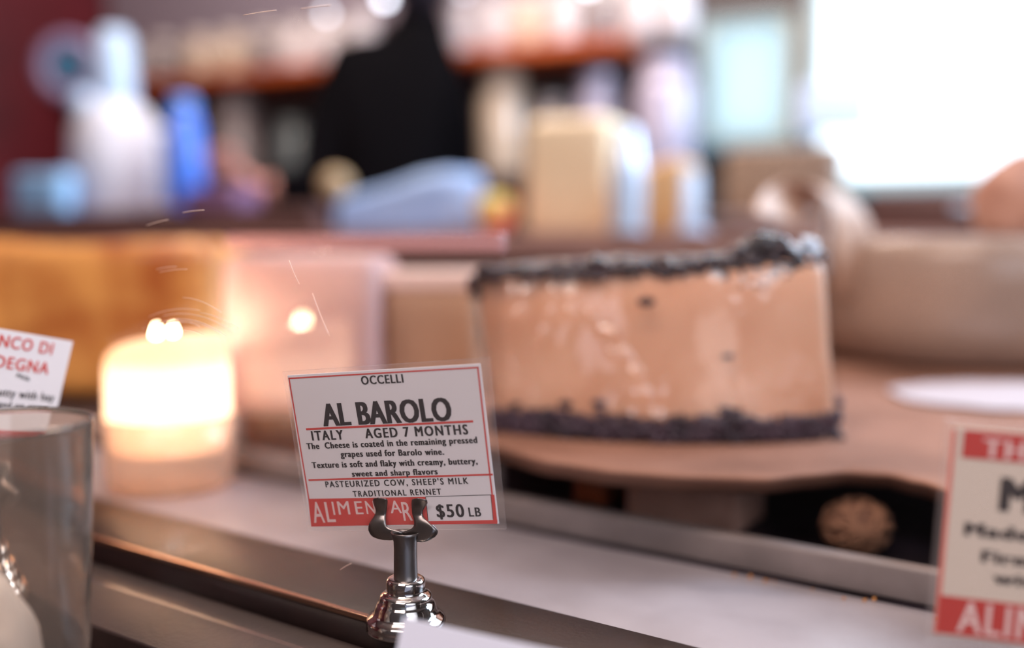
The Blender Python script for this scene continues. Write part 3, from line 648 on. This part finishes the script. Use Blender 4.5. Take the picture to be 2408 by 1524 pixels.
# round roll on left wall side
rp = Vp(165, 160, M, 1.93); d = (rp-CAM).dot(fwd); q = d/2341
rl = thing('tape_roll', 'round blue-grey roll with dark hub held up beside the jug neck', 'roll', (rp.x, rp.y, cz))
def disc(r0, r1, w, zc, n=40):
    bm = lathe([(r0, -w), (r1, -w), (r1*1.02, 0), (r1, w), (r0, w), (r0, -w)], n)
    bmesh.ops.rotate(bm, verts=bm.verts, matrix=Matrix.Rotation(R(90), 3, 'X')); bmesh.ops.translate(bm, verts=bm.verts, vec=(0, 0, zc)); return bm
zc = rp.z-cz
obj('outer_ring', disc(46*q, 76*q, .022, zc), mat('roll_grey', (140, 126, 160), .5), rl); obj('inner_ring', disc(16*q, 46*q, .019, zc), mat('roll_teal', (62, 122, 158), .4), rl)
obj('hub', disc(.001, 16*q, .026, zc, 24), m_black, rl)
obj('stand_post', tube([Vector((0, .034, 0)), Vector((0, .034, zc))], .008, 10), mat('post_maroon', (60, 20, 28), .5), rl); obj('stand_foot', lathe([(0, 0), (.06, 0), (.06, .01), (0, .012)], 32, off=(0, .034, 0)), MATS['post_maroon'], rl)
# blue jar
p, d = onb(438, 1.55); q = d/2341
bj = thing('blue_jar', 'rounded cobalt blue jar right of the white jug', 'jar', p); hj = hpx(240, d)
obj('jar_body', lathe([(0, 0), (32*q, 0), (44*q, hj*.15), (46*q, hj*.5), (40*q, hj*.82), (26*q, hj*.95), (0, hj*.95)], 32), mat('cobalt', (60, 120, 236), .3, coat=.5), bj)
obj('lid', lathe([(30*q, hj*.94), (32*q, hj*.97), (24*q, hj*1.02), (0, hj*1.03)], 32), mat('blue_lid', (110, 160, 240), .3), bj)
p, d = onb(84, 1.39); q = d/2341
o = obj('folded_blue_cloth', hexa([Vector((x*q, y, z*q)) for z in (0, 145) for x, y in ((-88, 0), (84, 0), (84, .05), (-88, .05))], .018, 2, .01, 16), mat('paleblue', (150, 205, 255), .5), loc=p+Vector((0, 0, .004)), rotz=ROTB); tag(o, 'bright pale blue folded cloth on the counter, far left', 'cloth')
p, d = onb(470, 1.38); q = d/2341
o = obj('purple_box', box(-55*q, 110*q, 0, .08, 0, 112*q, .01), mat('mauve', (112, 84, 128), .5), loc=p, rotz=ROTB); tag(o, 'low mauve box under the blue jar and the reaching hand', 'box')
p, d = onb(380, 1.335); q = d/2341
# pale post below white jug
o = obj('tan_paper_slip', box(-30*q, 34*q, -.0, .004, 0, 66*q, .001), mat('rest', (206, 160, 136), .5), loc=p); tag(o, 'small upright tan card leaning on the dark tray below the white jug', 'card')
p, d = onb(920, 1.42); q = d/2341
bm = hexa([Vector((x*q, y, z*q)) for z, xs in ((0, (-172, 160)), (122, (-160, 168))) for x, y in ((xs[0], 0), (xs[1], 0), (xs[1], .14), (xs[0], .14))], .022, 3, .008, 14)
for v in bm.verts: v.co.z = max(0, v.co.z*(1+.28*v.co.x/(170*q)))
o = obj('blue_white_package', bm, mat('package', (180, 212, 255), .45, var=(158, 196, 255), vscale=6), loc=p, rotz=ROTB); tag(o, 'long soft blue-white package lying on the counter before the person in black', 'package')
p, d = onb(790, 1.47); q = d/2341; p.z += 84*q
o = obj('yellow_lemon', ico(bmesh.new(), (0, 0, 34*q), 34*q, 3, (1.1, 1, 1)), mat('lemon', (176, 152, 116), .5), loc=p); tag(o, 'dull yellow lemon resting on the left end of the blue-white package', 'lemon')
# apple
p, d = onb(1165, 1.40); q = d/2341
ap = thing('apple', 'red and yellow apple between package and cream cheese', 'apple', p)
m_ap = mat('apple_skin', (244, 120, 92), .35, var=(206, 196, 110), vscale=16, mid=(.42, .56))
obj('fruit', lathe([(0, 8*q), (16*q, 0), (38*q, 16*q), (50*q, 48*q), (46*q, 78*q), (26*q, 92*q), (8*q, 86*q), (0, 80*q)], 32), m_ap, ap)
obj('stem', tube([Vector((0, 0, 80*q)), Vector((.002, 0, 100*q))], .0015, 6), m_board, ap)
# cream cheese block
p, d = onb(1330, 1.42); q = d/2341; ht_ = hpx(275, d)
o = obj('cream_cheese_block', hexa([Vector((x*q, y, z)) for z, w in ((0, 114), (ht_, 104)) for x, y in ((-w, 0), (w, 0), (w, .16), (-w, .16))], .018, 2, .003, 10), mat('cream_paste', (244, 228, 196), .45, var=(236, 212, 176), vscale=5), loc=p, rotz=ROTB); tag(o, 'tall cream-coloured cheese block on the counter behind the grape-crusted cheese', 'cheese')
p, d = onb(1532, 1.36); q = d/2341; ht_ = hpx(385, d)
bm = hexa([Vector((x*q, y, z)) for z, w in ((0, 84), (ht_, 72)) for x, y in ((-w, 0), (w, 0), (w, .12), (-w, .12))], .012, 2, .003, 12)
for v in bm.verts: v.co.z *= 1+.12*v.co.x/(80*q)
o = obj('tan_cheese_block', bm, mat('tan_paste', (222, 178, 124), .5, var=(200, 146, 90), vscale=8), loc=p, rotz=ROTB); tag(o, 'shorter tan cheese block right of the cream block', 'cheese')
# steel grater and knife
p, d = onb(1475, 1.33); q = d/2341
zz = hpx(430, d); h_ = hpx(300, d)-zz
st = thing('steel_cone', 'steel cone tinted pale blue with window reflection between cream and tan cheese blocks', 'grater', p)
m_ref = mat('steel_window_tint', (206, 226, 250), .22, .3)  # pale blue colour stands in for the window mirrored in the steel
obj('cone_body', lathe([(40*q, 0), (42*q, zz), (40*q, zz+h_*.2), (26*q, zz+h_*.9), (18*q, zz+h_), (0, zz+h_)], 32), m_ref, st); obj('rim', lathe([(40*q, 0), (44*q, .002), (44*q, .006), (40*q, .008), (40*q, 0)], 32), m_ref, st)
p, d = onb(1628, 1.335); q = d/2341; ht_ = hpx(400, d)
kn = thing('upright_spatula', 'narrow pale blue steel spatula standing right of the tan cheese', 'spatula', p)
obj('blade', hexa([Vector((x*q, y, z)) for z, w in ((0, 28), (ht_, 22)) for x, y in ((-w, 0), (w, 0), (w, .006), (-w, .006))], .002), m_ref, kn)
obj('foot', lathe([(0, 0), (46*q, 0), (46*q, .004), (0, .005)], 24, off=(0, .003, 0)), m_ref, kn)
p, d = onb(1790, 1.47); q = d/2341
o = obj('white_platter', lathe([(0, 0), (70*q, 0), (130*q, 40*q), (134*q, 44*q), (128*q, 44*q), (70*q, 8*q), (0, 6*q)], 48), mat('platter', (190, 184, 184), .4), loc=p); tag(o, 'wide pale platter on the counter under the frosted window', 'platter')
p, d = onb(1830, 1.62); q = d/2341
o = obj('wicker_tray', box(-130*q, 130*q, 0, .12, 0, hpx(345, d), .012), mat('tray', (164, 142, 122), .6, var=(110, 84, 70), vscale=30, stretch=(1, 1, 9)), loc=p, rotz=ROTB); tag(o, 'grey-brown crate on the counter below the frosted window', 'crate')
def runbox(name, p0, p1, ytop, m0, dpt, m_, lab, cat):
    a = Vp(p0, 500, M, m0); b = Vp(p1, 500, M, m0); zt = Vp((p0+p1)/2, ytop, M, m0).z
    o = obj(name, box(a.dot(E_), b.dot(E_), m0, m0+dpt, cz+.0005, zt, .006), m_, rotz=ROTB); return tag(o, lab, cat)
runbox('wooden_tray', -160, 742, 494, cM0+.01, .05, mat('tray_dark', (110, 78, 74), .5, var=(76, 52, 50), vscale=5), 'long dark brown tray on the counter in front of the white jug', 'tray')
cr = runbox('wooden_crate', 2040, 2700, 446, cM0+.01, .14, mat('crate_brown', (112, 76, 70), .45, var=(84, 54, 52), vscale=6, stretch=(1, 8, 8)), 'long reddish brown wooden crate under the bright window', 'crate')
hq = Vp(2278, 490, M, cM0+.004); obj('painted_highlight', box(hq.dot(E_)-.022, hq.dot(E_)+.022, cM0, cM0+.0105, hq.z-.005, hq.z+.005, .003), m_ref, cr)  # pale bar added to stand in for a highlight on the crate
nq = Vp(1970, 252, M, WD-.004)
# ---------------------------------------------------------------- shelves on the back wall with jars
m_sh = mat('orange_wood', (206, 98, 44), .4, var=(150, 62, 26), vscale=8, stretch=(1, 9, 9))
m_sh2 = mat('dark_wood', (66, 40, 30), .5)
e0 = mp+.02; e1 = w2a-.13
zs1 = Vp(1100, 118, M, 2.5).z; zs2 = Vp(1400, 404, M, 2.5).z
for nm, zz, m_, lab in (('upper_wall_shelf', zs1, m_sh, 'orange wooden wall shelf carrying the row of pale jars, highest in view'), ('lower_wall_shelf', zs2, m_sh2, 'dark lower wall shelf behind the person in black')):
    o = obj(nm, box(e0, e1, 2.48, WD-.001, zz-.035, zz, .003), m_, rotz=ROTB); tag(o, lab, 'shelf')
def jar_proto(nm, r, h, body, lid, label, cat='jar'):
    j = thing(nm, label, cat)
    obj('jar_body', lathe([(0, 0), (r*.92, 0), (r, h*.06), (r, h*.72), (r*.8, h*.84), (r*.72, h*.86), (0, h*.86)], 24), body, j)
    obj('lid', lathe([(r*.78, h*.84), (r*.82, h*.86), (r*.82, h*.98), (r*.78, h), (0, h)], 24), lid, j); return j
def dup(r, loc, label):
    c = r.copy(); COL.objects.link(c); c.location = loc; c['label'] = label
    for k in r.children:
        x = k.copy(); COL.objects.link(x); x.parent = c
    return c
g_b = mat('jar_beige', (206, 188, 168), .18, coat=.8); g_w = mat('jar_white', (216, 210, 214), .18, coat=.8); g_g = mat('jar_grey', (146, 138, 140), .2, coat=.8)
g_l = mat('jar_lavender', (184, 178, 200), .25, coat=.6); lid_o = mat('lid_orange', (216, 112, 60), .35); lid_w = mat('lid_white', (222, 216, 214), .3)
protos = {'b': jar_proto('storage_jar', .050, .15, g_b, lid_w, ''), 'w': jar_proto('storage_jar', .050, .15, g_w, lid_w, ''), 'g': jar_proto('storage_jar', .050, .15, g_g, lid_w, '')}
used = set()
row = [(300, 'w', 'first'), (385, 'g', 'second'), (470, 'b', 'third'), (545, 'b', 'fourth'), (622, 'g', 'fifth'), (695, 'w', 'sixth'), (770, 'w', 'seventh'), (850, 'w', 'eighth'), (1085, 'w', 'ninth'), (1165, 'w', 'tenth'), (1245, 'b', 'eleventh'), (1330, 'w', 'twelfth'), (1420, 'g', 'thirteenth'), (1505, 'w', 'fourteenth'), (1590, 'w', 'last')]
nm_ = {'b': 'beige', 'w': 'whitish', 'g': 'grey'}
for px, k, o_ in row:
    q = Vp(px, 60, M, 2.6); loc = Vector((q.x, q.y, zs1+.0005)); lab = '%s jar on the orange upper shelf, %s from the left' % (nm_[k], o_)
    if o_ == 'last': lab = 'whitish jar on the orange upper shelf, nearest to the frosted window'
    if k in used: j = dup(protos[k], loc, lab)
    else: j = protos[k]; j.location = loc; j['label'] = lab; used.add(k)
    j['group'] = 'pale jars on the orange upper shelf'
for i, (px, top, w, body, lab, cat) in enumerate(((1185, 165, 58, g_b, 'beige canister on the lower shelf just right of the person in black', 'canister'), (1405, 175, 50, g_l, 'lavender canister on the lower shelf behind the cream cheese block', 'canister'),
                                       (1565, 145, 74, g_l, 'wide pale lavender canister on the lower shelf, nearest the frosted window', 'canister'), (1300, 235, 44, g_g, 'small grey-pink canister between beige and lavender canisters', 'canister'),
                                       (560, 215, 52, g_g, 'dark grey canister on the lower shelf above the reaching hand', 'canister'), (692, 290, 50, mat('jar_slate', (100, 112, 116), .25, coat=.4), 'squat slate-grey pot left of the person in black', 'pot'), (450, 230, 46, mat('jar_olive', (110, 104, 98), .3), 'dull brown-grey canister on the lower shelf above the blue jar', 'canister'))):
    q = Vp(px, top, M, 2.6); d = (q-CAM).dot(fwd); h_ = q.z-zs2; r = w*d/2341
    j = jar_proto('storage_canister' if cat == 'canister' else 'squat_pot', r, h_, body, body, lab, cat); j.location = (q.x, q.y, zs2+.0005); j['group'] = 'vessels on the dark lower shelf'
# small glowing balls added in place of bright reflections on the jars
m_glint = emis('glint', (235, 240, 255), 9)
for px, py, s, r, lab in ((768, 32, 5, .010, 'small round bulb glowing left of the brightest one, above the jars'), (905, -4, 9, .013, 'brightest small round bulb hanging above the person in black'), (945, -6, 3, .009, 'dimmer bulb hanging just right of the brightest one'), (1090, -20, 3, .009, 'small bulb hanging over the ninth and tenth jars'), (1385, -32, 8, .011, 'small bulb hanging at the top between the right-hand jars')):
    q = Vp(px, py, M, 2.4); bl_ = thing('hanging_glint', lab, 'added highlight', q, group='added highlights above the jars')
    obj('globe', ico(bmesh.new(), (0, 0, 0), r, 2), emis('glint_glow', (235, 240, 255), s), bl_); obj('cord', tube([Vector((0, 0, r)), Vector((0, 0, H-q.z))], .0015, 5), m_black, bl_)
# things by the window
a_ = Vp(1880, 255, M, WD-.02); b_ = Vp(2050, 255, M, WD-.02); zt_ = Vp(1960, 195, M, WD-.02).z; zb_ = Vp(1960, 312, M, WD-.02).z
o = obj('blue_notice', box(a_.dot(E_), b_.dot(E_), WD-.022, WD-.002, zb_, zt_, .004), mat('paleblue2', (205, 226, 255), .4), rotz=ROTB); tag(o, 'pale blue notice board fixed at the left jamb of the bright window', 'notice')
# ---------------------------------------------------------------- person in black
m_skin = mat('skin', (206, 150, 138), .5, sss=.1); m_shirt = mat('black_cloth', (7, 7, 10), .9, spec=.05); m_hair = mat('dark_hair', (22, 20, 34), .6); m_trou = mat('dark_trousers', (14, 14, 20), .9)
PB = Vp(925, 578, M, 2.32); d = (PB-CAM).dot(fwd); q = d/2341
def zof(py): return P(925, py, d).z
pz = Vector((PB.x, PB.y, 0)); 
def xoff(px, py): p_ = P(px, py, d); return Vector((p_.x-pz.x, p_.y-pz.y, p_.z))
def skin(name, verts, edges, radii, m, parent, sub=2):
    me = bpy.data.meshes.new(name); me.from_pydata([tuple(v) for v in verts], edges, []); o = bpy.data.objects.new(name, me); COL.objects.link(o); o.parent = parent
    md = o.modifiers.new('skin', 'SKIN'); md.use_smooth_shade = True; bpy.context.view_layer.objects.active = o
    for i, r in enumerate(radii): me.skin_vertices[0].data[i].radius = r if isinstance(r, tuple) else (r, r)
    me.skin_vertices[0].data[0].use_root = True
    s = o.modifiers.new('sub', 'SUBSURF'); s.levels = s.render_levels = sub; me.materials.append(m); return o
pr = thing('person', 'person in a long-sleeved black top turned away behind the counter, one hand reaching left', 'person', pz)
sh = zof(150); hipz = .88
shL = xoff(815, 170); shR = xoff(1045, 150); nk = xoff(985, 50); chest = xoff(930, 240); waist = Vector((0, .02, 1.08)); hip = Vector((0, .03, hipz))
elL = xoff(745, 440); elL.y -= .05; wr = xoff(628, 448); wr.y -= .10; hd = xoff(545, 370); hd.y -= .14; elR = shR+Vector((.03, .06, -.30)); wrR = elR+Vector((-.02, .02, -.24))
head = nk+Vector((.01, -.01, .20))
V = [hip, waist, chest, nk+Vector((0, 0, -.03)), nk+Vector((0, 0, .06)), head, shL, elL, wr, shR, elR, wrR,
     hip+Vector((-.10, 0, -.04)), Vector((-.11, -.02, .47)), Vector((-.11, .01, .09)), Vector((-.11, -.14, .035)), hip+Vector((.10, 0, -.04)), Vector((.12, -.03, .47)), Vector((.12, .01, .09)), Vector((.13, -.14, .035))]
Ed = [(0, 1), (1, 2), (2, 3), (3, 4), (4, 5), (2, 6), (6, 7), (7, 8), (2, 9), (9, 10), (10, 11), (0, 12), (12, 13), (13, 14), (14, 15), (0, 16), (16, 17), (17, 18), (18, 19)]
Rd = [(.14, .11), (.125, .10), (.15, .11), .06, .05, (.078, .095), .055, .042, .028, .055, .042, .028, .085, .058, .042, .032, .085, .058, .042, .032]
skin('body', V, Ed, Rd, m_skin, pr)
skin('shirt', [hip+Vector((0, 0, -.05)), waist, chest, nk+Vector((0, 0, -.05)), shL, elL, shR, elR, elL.lerp(wr, .8), elR.lerp(wrR, .9), nk+Vector((0, 0, .07))], [(0, 1), (1, 2), (2, 3), (2, 4), (4, 5), (2, 6), (6, 7), (5, 8), (7, 9), (3, 10)], [(.175, .13), (.17, .125), (.185, .135), (.09, .08), .095, .062, .085, .062, .05, .045, .07], m_shirt, pr)
skin('trousers', [hip, hip+Vector((-.10, 0, -.05)), Vector((-.11, -.02, .47)), Vector((-.11, .01, .10)), hip+Vector((.10, 0, -.05)), Vector((.12, -.03, .47)), Vector((.12, .01, .10))], [(0, 1), (1, 2), (2, 3), (0, 4), (4, 5), (5, 6)], [(.15, .125), .10, .075, .062, .10, .075, .062], m_trou, pr)
bm = ico(bmesh.new(), head+Vector((0, -.018, -.02)), .12, 3, (.95, 1.0, 1.5))
bmesh.ops.delete(bm, geom=[v for v in bm.verts if v.co.y > head.y+.045 and v.co.z < head.z+.06], context='VERTS')
obj('hair', thicken(bm, .006), m_hair, pr)
for sx in (-1, 1):
    obj('eye', ico(bmesh.new(), head+Vector((.03*sx, .082, .01)), .011, 2), m_white, pr); obj('ear', ico(bmesh.new(), head+Vector((.076*sx, .005, 0)), .026, 2, (.4, .8, 1.2)), m_skin, pr)
obj('nose', ico(bmesh.new(), head+Vector((0, .098, -.02)), .017, 2, (.7, .9, 1.3)), m_skin, pr); obj('mouth', ico(bmesh.new(), head+Vector((0, .086, -.06)), .022, 2, (1, .35, .3)), mat('lips', (170, 90, 86), .5), pr)
for w0, d0, nm2 in ((wr, (hd-wr).normalized(), 'hand'), (wrR, Vector((-.5, -.8, -.2)).normalized(), 'hand')):
    side = d0.cross(Vector((0, 1, .3))).normalized(); pal = w0+d0*.055
    vs = [w0, w0+d0*.03, pal, w0+d0*.085]; es = [(0, 1), (1, 2), (2, 3)]; rs_ = [.026, (.030, .020), (.036, .018), (.034, .016)]
    obj_h = skin(nm2, vs, es, rs_, m_skin, pr)
    for i, ln in enumerate((.068, .078, .072, .058)):
        b0 = w0+d0*.08+side*(.027-.018*i); bend = d0.cross(side)
        skin('finger', [b0, b0+d0*ln*.45+bend*.006, b0+d0*ln*.75+bend*.018, b0+d0*ln*.93+bend*.034], [(0, 1), (1, 2), (2, 3)], [.010, .0095, .009, .0075], m_skin, obj_h, 1)
    b0 = w0+d0*.03+side*.026
    skin('thumb', [b0, b0+d0*.028+side*.022, b0+d0*.055+side*.028], [(0, 1), (1, 2)], [.012, .011, .009], m_skin, obj_h, 1)
bpy.context.view_layer.update()
